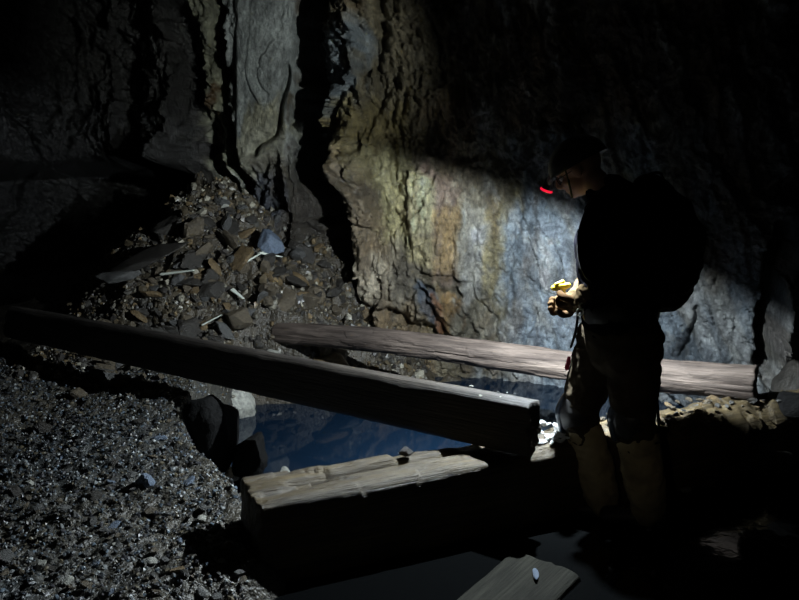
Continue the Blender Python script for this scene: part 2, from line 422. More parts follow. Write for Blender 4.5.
def ground():
    x = np.r_[np.linspace(-5.2, -2.9, 50, endpoint=False), np.linspace(-2.9, .2, 300, endpoint=False), np.linspace(.2, 4.4, 130)]
    y = np.r_[np.linspace(-3, 1.9, 60, endpoint=False), np.linspace(1.9, 6.4, 400, endpoint=False), np.linspace(6.4, 8.2, 40)]
    X, Y = np.meshgrid(x, y, indexing='ij'); Z = ground_z(X, Y)
    n = fbm(X*6, Y*6, 0, 4, 420)
    C = np.zeros(X.shape+(3,))+np.array((.044, .047, .046))
    warm = np.clip(.5+1.6*fbm(X*1.4, Y*1.4, 0, 4, 421), 0, 1)[..., None]
    C = C*(1-.5*warm)+np.array((.075, .06, .035))*.5*warm
    p = sstep(4.6, 5.2, Y)[..., None]; C = C*(1-p)+np.array((.07, .057, .038))*p
    C *= (1+.5*n)[..., None]; C *= (1-.85*sstep(-2.05, -2.4, X-.25*(Y-5))*sstep(4.6, 4.9, Y))[..., None]  # shade of the far-left hollow floor painted in
    return np.stack([X, Y, Z], -1), C
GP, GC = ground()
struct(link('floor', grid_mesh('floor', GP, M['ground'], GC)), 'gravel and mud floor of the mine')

# ------------------------------------------------------------------ water
def flat(name, poly, z, m, th=.02):
    me = bpy.data.meshes.new(name); n = len(poly)
    v = [(x, y, z) for x, y in poly]+[(x, y, z-th) for x, y in poly]
    f = [list(range(n)), list(range(2*n-1, n-1, -1))]+[[i, i+n, (i+1) % n+n, (i+1) % n] for i in range(n)]
    me.from_pydata(v, [], f); me.materials.append(m); me.update()
    return me
def off(t, s): p = B0+BD*t+BN*s; return (p.x, p.y)
pool = link('pool_water', flat('pool_water', [off(.04, .12), off(3.9, .12), (3.1, 6.0), (-.3, 6.6), (-1.9, 6.0), (-1.6, 3.6)], -.15, M['pool']))
tag(pool, 'still deep blue pool between the timbers and the rock face', 'water', kind='stuff')
pud = link('shallow_water', flat('shallow_water', [(-.9, -2.2), (3.2, -1.4), (3.7, 1.5), off(3.95, .12), off(.03, .12), (-.75, 2.2), (-.8, 1)], -.012, M['puddle']))
tag(pud, 'black shallow water covering the floor in front of the long beam', 'water', kind='stuff')

# ------------------------------------------------------------------ timbers
def timber(p0, p1, W, H, mt, seed, power=4, n=72, segs=260, crack=.012, taper=(1, 1), bow=0, extra=None, endjag=.02, roll=0):
    """mesh in local space along +x, length L; W across, H high; returns mesh and matrix"""
    p0, p1 = Vector(p0), Vector(p1); L = (p1-p0).length
    t = np.linspace(0, 1, segs); th = np.linspace(0, 2*math.pi, n, endpoint=False)
    T, TH = np.meshgrid(t, th, indexing='ij')
    c, s = np.cos(TH), np.sin(TH)
    r = (np.abs(c)**power+np.abs(s)**power)**(-1/power)
    sc = taper[0]+(taper[1]-taper[0])*T
    y = c*r*W/2*sc; z = s*r*H/2*sc
    x = T*L
    k = 1+.05*fbm(x*1.2, c*1.5, s*1.5, 4, seed)+.03*fbm(x*6, c*3, s*3, 3, seed+5)
    g = fbm(x*.9+3, c*7, s*7, 4, seed+9)
    k -= crack*8*np.clip(g-.28, 0, 1)
    k += .012*fbm(x*25, c*9, s*9, 3, seed+11)
    y = y*k; z = z*k+bow*np.sin(T*math.pi)
    if extra is not None: y, z = extra(x, y, z, c, s)
    if roll:
        ca, sa = math.cos(math.radians(roll)), math.sin(math.radians(roll)); y, z = y*ca-z*sa, y*sa+z*ca
    jag = endjag*fbm(c*3, s*3, 0, 3, seed+21)
    x = x+np.where(T < .5, -1, 1)*jag*np.exp(-np.minimum(T, 1-T)*L/.05)
    P = np.stack([x, y, z], -1)
    V = P.reshape(-1, 3); idx = np.arange(segs*n).reshape(segs, n)
    nx = np.roll(idx, -1, 1)
    q = np.stack([idx[:-1], nx[:-1], nx[1:], idx[1:]], -1).reshape(-1, 4)
    # ends: shrinking rings
    extraV = []; faces = [q]; base = len(V)
    for e, row in ((0, 0), (1, segs-1)):
        ring = P[row]; cen = ring.mean(0); prev = idx[row]
        for f in (.96, .8, .6, .4, .2, .04):
            rr = cen+(ring-cen)*f
            bul = (.012 if f < .9 else .006)
            rr[:, 0] += (-1 if e == 0 else 1)*(bul+.008*fbm(rr[:, 1]*30, rr[:, 2]*30, 0, 3, seed+30))
            extraV.append(rr); cur = base+np.arange(n); base += n
            a, b = prev, cur
            qq = np.stack([a, b, np.roll(b, -1), np.roll(a, -1)], -1)
            if e == 1: qq = qq[:, ::-1]
            faces.append(qq if e == 0 else qq); prev = cur
    V = np.concatenate([V]+extraV); q = np.concatenate(faces)
    me = np_mesh('timber', V, q[:, ::-1] if False else q, mt)
    # fix normals
    import bmesh
    bm = bmesh.new(); bm.from_mesh(me); bmesh.ops.holes_fill(bm, edges=[e for e in bm.edges if e.is_boundary], sides=0)
    bmesh.ops.recalc_face_normals(bm, faces=bm.faces); bm.to_mesh(me); bm.free()
    d = (p1-p0).normalized(); side = Vector((-d.y, d.x, 0)).normalized(); up = d.cross(side)
    return me, Matrix(((d.x, side.x, up.x, p0.x), (d.y, side.y, up.y, p0.y), (d.z, side.z, up.z, p0.z), (0, 0, 0, 1)))
def beam(name, label, cat, *a, **k):
    me, mw = timber(*a, **k); o = link(name, me); o.matrix_world = mw; me.name = name
    tag(o, label, cat); return o
# B : long squared beam across the foreground, split along its top
def b_extra(x, y, z, c, s):
    top = np.clip(s, 0, 1)**.5*(s > 0)
    L = 3.86
    gr = np.exp(-((y-.01-.02*np.sin(x*3))/.024)**2)*(sstep(.12, .2, x)*sstep(1.0, .9, x))
    z = z-top*.085*gr
    st = sstep(.0, .03, y-.03+.01*np.sin(x*7))*sstep(.62, .66, x)*sstep(1.5, 1.4, x)
    z = z-top*.022*st
    z = z-top*.018*np.clip(fbm(x*5, y*12, 0, 3, 610), 0, 1)-top*.03*sstep(2.6, 2.3, np.abs(x-2.4)+2.2)*0
    z = z+top*(.008*fbm(x*5, y*30, 0, 4, 612)-.02*np.clip(blocks(x*3.2, y*9, 88)[0]-.2, 0, 1))
    z = z+top*(.022*fbm(x*9, y*9, 0, 4, 611)+.012*blocks(x*16, y*16, 77)[0])*sstep(1.0, 1.4, x)-top*.10*(np.abs(y)/.14)**3*sstep(1.3, 1.7, x)
    return y, z
BH = .37; BTOP = .335
bb = beam('squared_beam', 'long squared mossy beam lying low across the foreground behind the person', 'beam',
          (B0.x, B0.y+.13, BTOP-BH/2), (B1.x, B1.y+.13, BTOP-BH/2+.02), .29, BH, M['woodB'], 31, power=9, n=120, segs=420, crack=.006, extra=b_extra)
# A : heavy dark beam resting on it with its sawn end
ba = beam('squared_beam', 'heavy black beam crossing the pool, its sawn end resting on the long beam', 'beam',
          A0, A1, .13, .24, M['woodA'], 47, power=4, n=96, segs=420, crack=.01, taper=(.95, 1.0), roll=-12)
# C : round log in front of the rock face
def c_extra(x, y, z, c, s):
    k = 1+.05*fbm(x*3, c*2, s*2, 4, 661)+.03*fbm(x*12, c*9, s*9, 4, 662)+.04*blocks(x*5, np.arctan2(s, c)*2.2+9, 33)[0]
    return y*k, z*k+.02*np.sin(x*1.9)
C0 = at(278, 333, 5.35); C1 = at(754, 382, 3.84)
bc = beam('round_log', 'weathered brown log spanning the pool below the rock face', 'log',
          C0, C1, .175, .175, M['woodC'], 59, power=2.3, n=90, segs=460, crack=.03, taper=(.86, 1.06), endjag=.012, extra=c_extra)

# ------------------------------------------------------------------ rocks
def ico(sub):
    import bmesh
    bm = bmesh.new(); bmesh.ops.create_icosphere(bm, subdivisions=sub, radius=1)
    v = np.array([x.co[:] for x in bm.verts]); f = np.array([[x.index for x in p.verts] for p in bm.faces]); bm.free()
    return v, f
ICO = {k: ico(k) for k in (1, 2, 3, 4, 5)}
def rock_verts(sub, seed, scale=(1, 1, 1), planes=14, rough=.06, sharp=True):
    r = np.random.default_rng(seed); v, f = ICO[sub]
    n = r.normal(size=(planes, 3)); n /= np.linalg.norm(n, axis=1)[:, None]; n = np.vstack([n, -n[:planes//2]])
    h = r.uniform(.55, 1.0, len(n))
    d = v@n.T; rr = np.where(d > .05, h/np.maximum(d, .05), 9).min(1); rr = np.minimum(rr, 1.35)
    nv = v*rr[:, None]
    nv *= (1+rough*fbm(nv[:, 0]*3, nv[:, 1]*3, nv[:, 2]*3, 4, seed))[:, None]
    return nv*np.array(scale), f
def rock_mesh(name, sub, seed, scale, mt, planes=14, rough=.06):
    v, f = rock_verts(sub, seed, scale, planes, rough)
    return np_mesh(name, v, f, mt, smooth=sub > 3)
protos = {}
for mi, mk in enumerate(('r0', 'r1', 'r2', 'r3', 'r4', 'r5', 'rw')):
    protos[mk] = [rock_mesh('rock_'+mk, 3, 100+mi*10+i, sc, M[mk], 10+i) for i, sc in enumerate([(1, .8, .6), (1, .6, .38), (.8, .9, .75), (1, .5, .5), (1, .85, .3)])]
def place(name, me, loc, size, rot, label, cat, group=None):
    o = link(name, me); o.location = loc; o.scale = (size,)*3; o.rotation_euler = rot
    tag(o, label, cat, group); return o
def rrot(tiltmax=.5): return (random.uniform(-tiltmax, tiltmax), random.uniform(-tiltmax, tiltmax), random.uniform(0, 6.28))
def gz(x, y): return float(ground_z(np.array([x]), np.array([y]))[0])
def hit_ground(px, py):
    Y = np.linspace(1.5, 7.0, 700)
    u = (px-399.5)/FPX; v = (py-300)/FPX; dd = np.array((u, cp-v*sp, -sp-v*cp)); t = Y/dd[1]
    X = dd[0]*t; Z = CH+dd[2]*t; g = ground_z(X, Y); k = np.argmax(Z <= g)
    return X[k], Y[k], g[k]
taken = []
def stone(px, py, size_px, mk, label, name='stone', cat='stone', v=None, rot=None, scale3=None, sink=.25):
    x, y, z = hit_ground(px, py); r = size_px/FPX*y/2
    me = protos[mk][random.randrange(5) if v is None else v]
    o = place(name, me, (x, y, z+r*(.5-sink)), r, rot or rrot(.4), label, cat)
    if scale3: o.scale = [r*q for q in scale3]
    taken.append((x, y, r)); return o
# identifiable stones on the gravel bank
stone(146, 484, 26, 'r3', 'large blue-grey angular stone in the middle of the gravel bank', v=2)
stone(188, 484, 17, 'r3', 'pale blue flat stone at the right rim of the gravel bank', v=4)
stone(160, 440, 13, 'r3', 'small light blue stone on the upper gravel bank', v=0)
stone(120, 386, 17, 'r4', 'ochre block standing on the top edge of the gravel bank', v=2)
stone(78, 397, 26, 'r0', 'long brown flat stone near the top edge of the gravel bank', v=1)
stone(104, 378, 34, 'r1', 'grey slab at the crest of the gravel bank under the black beam', v=1)
stone(152, 517, 18, 'r0', 'brown stone below the large blue-grey one on the gravel', v=0)
stone(180, 543, 15, 'r3', 'bluish upright stone near the lower right gravel edge', v=3)
stone(228, 548, 16, 'r4', 'ochre stone beside the left end of the long beam', v=0)
stone(178, 572, 20, 'r4', 'orange-brown stone lowest on the right of the gravel bank', v=1)
stone(150, 563, 13, 'r5', 'pale stone above the orange-brown one at the gravel foot', v=0)
stone(214, 530, 11, 'r5', 'small whitish pebble stone near the left end of the long beam', v=2)
stone(222, 563, 12, 'r5', 'light grey pebble stone at the foot of the left beam end', v=4)
stone(15, 495, 22, 'r2', 'dark lump casting a shadow at the left edge of the gravel', v=2)
stone(45, 432, 26, 'r2', 'dark stone half sunk in the gravel on the far left', v=0)
stone(92, 500, 22, 'r2', 'dark rounded stone left of the large blue-grey stone', v=2)
stone(138, 425, 18, 'r2', 'dark stone below the ochre block on the gravel', v=1)
stone(8, 560, 24, 'r1', 'grey stone at the lower left corner of the gravel', v=0)
# boulders silhouetted against the pool
def boulder(px, py, Y, s3, mk, label, seed, rz=0, name='boulder'):
    me = rock_mesh('boulder', 4, seed, (1, 1, 1), M[mk], 40, .16); p = at(px, py, Y)
    o = link(name, me); o.location = p; o.scale = s3; o.rotation_euler = (0, 0, rz); tag(o, label, 'boulder'); taken.append((p.x, p.y, .2)); return o
boulder(210, 432, 3.92, (.20, .19, .34), 'rb', 'upright boulder with its shade painted black at the right edge of the gravel bank', 501)
boulder(250, 459, 3.92, (.15, .16, .18), 'rb', 'rounded boulder with its shade painted black at the edge of the pool', 502, .6)
boulder(238, 404, 4.95, (.17, .15, .19), 'r5', 'pale wet boulder on the far shore of the pool', 503, .3)
boulder(285, 474, 4.0, (.05, .05, .05), 'r5', 'small pale rock showing behind the left end of the long beam', 504, .3, 'stone')

# slabs on the scree
def slab(px, py, Y, s3, rot, mk, label, seed):
    me = rock_mesh('rock_slab', 4, seed, (1, 1, 1), M[mk], 12, .08); o = link('rock_slab', me)
    p = at(px, py, Y); o.location = p; o.scale = s3; o.rotation_euler = rot; tag(o, label, 'rock'); taken.append((p.x, p.y, .12)); return o
slab(146, 258, 5.45, (.36, .16, .05), (.35, -.42, .1), 'r2', 'long tilted dark slab on the left flank of the scree', 511)
slab(120, 276, 5.35, (.17, .12, .035), (.3, -.1, .2), 'r1', 'grey flat slab low on the left flank of the scree', 512)
slab(180, 222, 5.85, (.17, .12, .09), (.2, -.3, .5), 'r2', 'dark block high on the left of the scree', 513)
slab(271, 245, 5.75, (.10, .10, .12), (.2, .3, .2), 'r3', 'bluish block at the right top of the scree beside the rock face', 514)
slab(225, 208, 6.0, (.07, .06, .05), (.2, .3, .9), 'r5', 'pale yellow block at the peak of the scree', 515)
slab(240, 318, 5.2, (.13, .1, .06), (.3, .35, .3), 'r0', 'brown slab in the lower middle of the scree', 516)
slab(310, 300, 5.55, (.10, .09, .10), (.2, .1, .4), 'r0', 'brown angular block against the foot of the rock face', 517)
slab(275, 360, 5.0, (.12, .10, .07), (.1, .1, .2), 'r5', 'pale flat rock under the left end of the log', 518)
slab(332, 362, 5.35, (.18, .12, .09), (.1, .15, .1), 'r4', 'ochre rock below the log near the water', 519)
slab(352, 377, 5.3, (.13, .08, .05), (.1, .1, .4), 'r1', 'grey wet rock at the waterline below the log', 520)
# bleached splinters of wood
def splinter(a, b, w, label, seed):
    me, mw = timber(a, b, w, w*.45, M['splinter'], seed, power=3, n=20, segs=40, crack=.03, taper=(1, .5)); o = link('wood_splinter', me); o.matrix_world = mw
    tag(o, label, 'splinter')
def gpt(px, py, dz=.07): x, y, z = hit_ground(px, py); return Vector((x, y, z+dz))
splinter(gpt(163, 284), gpt(193, 281), .05, 'pale splinter of wood lying on the left of the scree', 71)
splinter(gpt(243, 281), gpt(262, 275), .045, 'pale greenish splinter of wood on the right of the scree, lower of two', 72)
splinter(gpt(261, 273), gpt(281, 267), .04, 'pale splinter of wood on the right of the scree, upper of two', 73)
splinter(gpt(204, 336), gpt(220, 327), .03, 'thin dull stick lying low on the scree above the black beam', 74)
splinter(gpt(233, 300), gpt(243, 308), .04, 'short brown-white chip of wood in the middle of the scree', 75)

# countless scree rocks: the 300 largest as things
KEYS = ['r0', 'r0', 'r2', 'r2', 'r2', 'r0', 'r0', 'r1', 'r4', 'r2']
cnt = 0; tries = 0
while cnt < 290 and tries < 9000:
    tries += 1
    px = random.uniform(95, 345); py = random.uniform(192, 385)
    if py < 335-1.12*(px-95) or py < 200+.55*(px-235): continue
    x, y, z = hit_ground(px, py)
    if y > 6.25 or z < -.14: continue
    # keep clear of the black beam and the log
    s = (Vector((x, y, z))-A0); dA = (s-(A1-A0)*max(0, min(1, s.dot(A1-A0)/(A1-A0).length_squared))).length
    s = (Vector((x, y, z))-C0); dC = (s-(C1-C0)*max(0, min(1, s.dot(C1-C0)/(C1-C0).length_squared))).length
    r = random.choice([.03, .035, .045, .055, .07, .09, .12])*random.uniform(.8, 1.2)
    if dA < .15+r or dC < .10+r: continue
    mk = random.choice(KEYS)
    if random.random() < .04: mk, r = 'r5', r*.6
    place('scree_rock', random.choice(protos[mk]), (x, y, z+r*.15), r, rrot(.9), 'broken rock fragment among the scree heaped against the rock face', 'rock', 'rock fragments of the scree pile')
    cnt += 1
cnt = 0
while cnt < 190:
    px = random.uniform(2, 250); py = 372+228*random.random()
    x, y, z = hit_ground(px, py)
    if z < .04 or y > 4.9: continue
    if any(math.hypot(x-a, y-b) < c for a, b, c in taken): continue
    e = (x-B0.x)*BD.x+(y-B0.y-.13)*BD.y
    if e > -.08: continue
    s = (Vector((x, y, z))-A0); dA = (s-(A1-A0)*max(0, min(1, s.dot(A1-A0)/(A1-A0).length_squared))).length
    if dA < .2: continue
    r = random.choice([.012, .014, .017, .02, .026])*random.uniform(.8, 1.3)
    mk = random.choice(['r0', 'r1', 'r1', 'r3', 'r2', 'r1', 'r0', 'r5'] if random.random() < .5 else ['r1', 'r0', 'r2'])
    place('gravel_stone', random.choice(protos[mk]), (x, y, z+r*.2), r, rrot(.5), 'small loose stone lying in the gravel of the left bank', 'stone', 'small loose stones of the gravel bank')
    cnt += 1
# pebbles and chips nobody could count
def scatter(name, n, gen, smin, smax, cols, label, seed):
    r = np.random.default_rng(seed); v0, f0 = ICO[1]
    xy = gen(r, n); n = len(xy); z = ground_z(xy[:, 0], xy[:, 1])
    keep = z > -.12; xy = xy[keep]; z = z[keep]; n = len(xy)
    sz = smin*(smax/smin)**(r.random(n)**2.2)
    V = v0[None]*(1+.35*r.normal(size=(n, len(v0), 1)).clip(-1, 1))*(sz[:, None, None]*r.uniform(.5, 1.1, (n, 1, 3)))
    a = r.uniform(0, 6.28, n); c, s = np.cos(a)[:, None], np.sin(a)[:, None]
    X = V[..., 0]*c-V[..., 1]*s; Y = V[..., 0]*s+V[..., 1]*c
    b = r.uniform(-.6, .6, n); c, s = np.cos(b)[:, None], np.sin(b)[:, None]
    X2 = X*c-V[..., 2]*s; Z = X*s+V[..., 2]*c
    P = np.stack([X2+xy[:, :1], Y+xy[:, 1:2], Z+(z+sz*.15)[:, None]], -1).reshape(-1, 3)
    F = (f0[None]+(np.arange(n)*len(v0))[:, None, None]).reshape(-1, 3)
    cc = np.array(cols)[r.integers(0, len(cols), n)]*r.uniform(.6, 1.4, (n, 1))
    C = np.repeat(cc[:, None], len(v0), 1).reshape(-1, 3)
    o = link(name, np_mesh(name, P, F, M['pebble'], C, smooth=False)); tag(o, label, 'gravel', kind='stuff')
def g_bank(r, n):
    x = r.uniform(-2.9, -.5, n); y = r.uniform(2.0, 5.0, n)
    k = (np.abs(x/np.maximum(y, .1)) < .6) & (((x-B0.x)*BD.x+(y-B0.y-.13)*BD.y < -.05)|((x-B0.x)*BN.x+(y-B0.y)*BN.y>.4))
    return np.stack([x, y], -1)[k]
def g_scree(r, n):
    x = r.uniform(-2.6, .2, n); y = r.uniform(4.7, 6.3, n); return np.stack([x, y], -1)
PC = [(.06, .07, .078), (.07, .062, .048), (.04, .04, .045), (.09, .12, .15), (.10, .085, .055), (.05, .05, .055), (.05, .055, .06), (.28, .30, .30)]
scatter('gravel', 42000, g_bank, .003, .013, PC, 'fine wet gravel covering the left bank', 5)
scatter('rock_chips', 9000, g_scree, .008, .04, [(.10, .08, .05), (.08, .075, .065), (.05, .045, .04), (.15, .11, .06), (.12, .11, .085), (.05, .045, .04), (.3, .28, .22)], 'small rock chips filling the gaps of the scree pile', 6)

# ------------------------------------------------------------------ debris on the long beam
def on_beam(t, sd, r, mk, v, label, name='stone', group=None):
    p = B0+BD*t+BN*sd; p.y += .13
    return place(name, protos[mk][v], (p.x, p.y, BTOP+.004*t+r*.28+(.012 if mk == 'rw' else 0)), r, rrot(.3), label, 'stone', group)
rr = random.Random(3)
for i in range(70):  # white stones added to imitate the overexposed beam top
    on_beam(rr.uniform(1.13, 1.46), rr.uniform(-.12, .13), rr.uniform(.014, .032), 'rw', rr.randrange(5), 'white stone added for the overexposed light on the long beam between the sawn end and the legs', group='white stones added for the overexposed light on the long beam')
for i in range(70):
    on_beam(rr.uniform(1.70, 2.85), rr.uniform(-.12, .12), rr.uniform(.010, .032), rr.choice(['r2', 'r0', 'r4', 'r1']), rr.randrange(5), 'small brown stone on the right half of the long beam', group='small stones on the right half of the long beam')
on_beam(2.02, .03, .018, 'r5', 2, 'single white pebble on the long beam right of the legs')
on_beam(.70, .07, .035, 'r2', 2, 'round black lump on the long beam by the black beam')
# crumbs along the black beam's lit top
dA_ = (A1-A0).normalized()
for i in range(12):
    p = A1-dA_*rr.uniform(.02, .8)+Vector((0, .0, .118)); p += Vector((-dA_.y, dA_.x, 0))*rr.uniform(-.06, .07)*-1
    place('stone', protos['r5' if i % 2 else 'r1'][i % 5], p, rr.uniform(.006, .010), rrot(.3), 'small pale crumb of rock on top of the black beam', 'stone', 'crumbs of rock on the black beam')

# ------------------------------------------------------------------ right foreground things
def plank(a, b, w, h, mk, label, seed, name='plank'):
    me, mw = timber(a, b, w, h, M[mk], seed, power=6, n=40, segs=90, crack=.01); o = link(name, me); o.matrix_world = mw; tag(o, label, 'plank')
plank(at(470, 612, 2.33).xy.to_3d()+Vector((0, 0, -.03)), at(545, 545, 2.75).xy.to_3d()+Vector((0, 0, -.01)), .30, .05, 'plank', 'dull grey-brown plank half drowned in the shallow water', 81)
def fstone(px, py, r, mk, v, label, z=-.02):
    ang = PITCH+math.atan((py-300)/FPX); Y = (CH-z)/math.tan(ang); p = at(px, py, Y)
    return place('stone', protos[mk][v], (p.x, p.y, z), r, rrot(.2), label, 'stone')
glint_stone = fstone(536, 573, .030, 'r3', 4, 'small bluish white stone standing in for a reflection by the drowned plank', .022); glint_stone.scale = (.016, .05, .012); glint_stone.rotation_euler = (0, 0, -.1)  # pale stone added in place of a light reflection on the water
fstone(578, 503, .05, 'r1', 1, 'flat wet stone in the water left of the boots')
fstone(686, 490, .045, 'rw', 1, 'white chip of stone right of the boots', 0)
fstone(722, 462, .09, 'r1', 4, 'flat greyish stone at the foot of the long beam on the right', 0)
fstone(724, 480, .03, 'r5', 2, 'small whitish stone below the flat one on the right', 0)
fstone(649, 528, .055, 'rw', 4, 'pale flat stone in the water at the toe of the near boot')
for i, (px, py) in enumerate([(640, 560), (655, 575), (668, 590), (632, 570)]):
    fstone(px, py, .03, 'r2', i, 'dark stone breaking the water below the boots')['group'] = 'dark stones in the water below the boots'
boulder(800, 395, 4.55, (.28, .3, .30), 'r2', 'dark brown boulder beside the right end of the log', 531)
boulder(797, 408, 3.78, (.19, .10, .12), 'rb', 'black rock added to darken the right end of the long beam', 533)  # added to hide the lit end of the beam
boulder(752, 470, 3.55, (.38, .12, .10), 'r2', 'low black rock lying along the long beam at far right', 532, .4)
# ------------------------------------------------------------------ person
import bmesh
def loft(bm, pts, rads, n=18, side=None):
    """closed tube with rounded ends; rads: r or (r_side, r_other)"""
    pts = [Vector(p) for p in pts]; rads = [(r, r) if not isinstance(r, tuple) else r for r in rads]
    # refine with catmull-rom
    P = [2*pts[0]-pts[1]]+pts+[2*pts[-1]-pts[-2]]; R = [rads[0]]+rads+[rads[-1]]
    pp, rr_ = [], []
    for i in range(1, len(P)-2):
        for t in (0, .25, .5, .75):
            a, b, c, d = P[i-1], P[i], P[i+1], P[i+2]
            pp.append(.5*((2*b)+(-a+c)*t+(2*a-5*b+4*c-d)*t*t+(-a+3*b-3*c+d)*t**3))
            rr_.append(tuple(R[i][k]*(1-t)+R[i+1][k]*t for k in (0, 1)))
    pp.append(pts[-1]); rr_.append(rads[-1])
    d0 = (pp[0]-pp[1]).normalized(); d1 = (pp[-1]-pp[-2]).normalized()
    caps0 = [(pp[0]+d0*rr_[0][1]*math.sin(a), tuple(x*math.cos(a) for x in rr_[0])) for a in (1.35, 1.0, .6)]
    caps1 = [(pp[-1]+d1*rr_[-1][1]*math.sin(a), tuple(x*math.cos(a) for x in rr_[-1])) for a in (.6, 1.0, 1.35)]
    allp = [c[0] for c in caps0]+pp+[c[0] for c in caps1]; allr = [c[1] for c in caps0]+rr_+[c[1] for c in caps1]
    rings = []; sd = Vector(side) if side is not None else None
    for i, (p, r) in enumerate(zip(allp, allr)):
        t = (allp[min(i+1, len(allp)-1)]-allp[max(i-1, 0)]).normalized()
        s0 = sd if sd is not None else (Vector((0, 0, 1)) if abs(t.z) < .9 else Vector((0, 1, 0)))
        s_ = (s0-t*s0.dot(t)).normalized(); o_ = t.cross(s_)
        rings.append([bm.verts.new(p+s_*r[0]*math.cos(a)+o_*r[1]*math.sin(a)) for a in np.linspace(0, 2*math.pi, n, endpoint=False)])
    for a, b in zip(rings[:-1], rings[1:]):
        for i in range(n): bm.faces.new((a[i], a[(i+1) % n], b[(i+1) % n], b[i]))
    bm.faces.new(rings[0][::-1]); bm.faces.new(rings[-1])
def ball(bm, c, r, rot=None):
    g = bmesh.ops.create_icosphere(bm, subdivisions=3, radius=1)['verts']
    m = Matrix.Diagonal((*r, 1)) if isinstance(r, tuple) else Matrix.Scale(r, 4)
    bmesh.ops.transform(bm, matrix=Matrix.Translation(c) @ (rot.to_4x4() if rot else Matrix.Identity(4)) @ m, verts=g)
def fuse(name, bm, mt, voxel=.008, smooth=3, folds=0, fs=14, parent=None, seed=0, clip=None):
    bmesh.ops.recalc_face_normals(bm, faces=bm.faces)
    me = bpy.data.meshes.new(name); bm.to_mesh(me); bm.free()
    o = bpy.data.objects.new(name, me); COL.objects.link(o)
    m = o.modifiers.new('r', 'REMESH'); m.mode = 'VOXEL'; m.voxel_size = voxel
    m = o.modifiers.new('s', 'SMOOTH'); m.iterations = smooth; m.factor = .5
    dg = bpy.context.evaluated_depsgraph_get(); dg.update()
    e = bpy.data.meshes.new_from_object(o.evaluated_get(dg)); bpy.data.objects.remove(o)
    n = len(e.vertices); V = np.empty(n*3, np.float32); e.vertices.foreach_get('co', V); V = V.reshape(-1, 3).astype(float)
    if folds:
        Nn = np.empty(n*3, np.float32); e.vertices.foreach_get('normal', Nn); Nn = Nn.reshape(-1, 3)
        f = .5-np.abs(fbm(V[:, 0]*fs*.6+seed, V[:, 1]*fs*.6, V[:, 2]*fs, 3, 700+seed))*1.6
        V = V+Nn*(folds*f)[:, None]
        e.vertices.foreach_set('co', V.astype(np.float32).ravel())
    e.polygons.foreach_set('use_smooth', np.full(len(e.polygons), True)); e.materials.clear(); e.materials.append(mt); e.update()
    e.name = name
    ob = link(name, e, parent)
    return ob
fab = lambda n, c, r=.85, sp=.2: mat(n, c, r, sp, var=[(11, one, .5, None)], bumps=[('noise', 26, one, .5, .006), ('noise', 220, one, .4, .001)])
M['jacket'] = fab('black_jacket_fabric', (.006, .006, .008), 1, 0)
M['cuff'] = fab('brown_muddy_sleeve', (.05, .036, .02), 1, 0)
M['trouser'] = fab('olive_muddy_trousers', (.045, .036, .024), 1, .05)
M['gaiter'] = fab('olive_brown_wader', (.34, .28, .17), .9, .1)
M['pack'] = fab('black_rucksack_fabric', (.008, .008, .010))
M['helmet'] = mat('dark_helmet_shell', (.022, .024, .018), .45, .5)
M['olive'] = fab('olive_strap', (.09, .095, .03))
M['skin'] = mat('skin', (.42, .25, .18), .55, .4, bumps=[('noise', 60, one, .2, .002)])
M['hair'] = mat('dark_hair', (.03, .02, .015), .7)
M['glove'] = fab('brown_leather_glove', (.055, .034, .018), 1, 0)
M['black'] = mat('black_rubber', (.012, .012, .012), .5, .5)
M['pad'] = mat('blue_black_knee_pad', (.03, .045, .07), .35, .6)
M['metal'] = mat('scuffed_metal', (.7, .68, .6), .3, .5, metal=1)
M['brass'] = mat('brass', (.8, .6, .25), .3, .5, metal=1)
M['red'] = mat('glowing_red_bezel', (.8, .02, .05), .4, .5, emis=((1, .01, .05), .9))
M['pink'] = mat('pink_red_plastic', (.75, .05, .14), .4, .5)
M['yellow'] = mat('bright_yellow_plastic', (.95, .72, .03), .45, .5)
M['lens'] = mat('lamp_lens', (.8, .85, .9), .2, .5, emis=((.85, .95, 1), 6))

OY = .08
def A_(px, py, Y): return at(px, py, Y+OY)
pr = bpy.data.objects.new('person', None); COL.objects.link(pr)
base_pt = A_(630, 520, 3.02); pr.location = (base_pt.x, base_pt.y, 0)
tag(pr, 'person in dark helmet and clothes standing in shallow water, looking down at their hands', 'person')
J = dict(
    ankF=A_(602, 498, 3.12), knF=A_(580, 412, 3.17), hipF=A_(607, 338, 3.17),
    ankN=A_(648, 505, 2.95), knN=A_(634, 418, 2.93), hipN=A_(632, 338, 2.99),
    pel=A_(619, 325, 3.08), wai=A_(616, 288, 3.09), che=A_(613, 238, 3.10), upc=A_(611, 209, 3.12), nek=A_(600, 187, 3.15),
    shF=A_(603, 212, 3.29), shN=A_(621, 213, 2.94), elF=A_(598, 275, 3.33), elN=A_(612, 278, 2.93),
    wrF=A_(577, 299, 3.24), wrN=A_(583, 299, 3.08))
HC = A_(578, 169, 3.22)                       # centre of the head
FW = Vector((-.80, .34, -.52)).normalized()   # where the face points
SD = Vector((.39, .92, 0)).normalized()       # towards the far ear
UPH = SD.cross(FW).normalized()
if UPH.z < 0: UPH = -UPH
HR = Matrix((FW, SD, UPH)).transposed()
def hp(f, s_, u): return HC+FW*f+SD*s_+UPH*u
FACE = Vector((-.92, .39, 0)).normalized()    # body facing, horizontal
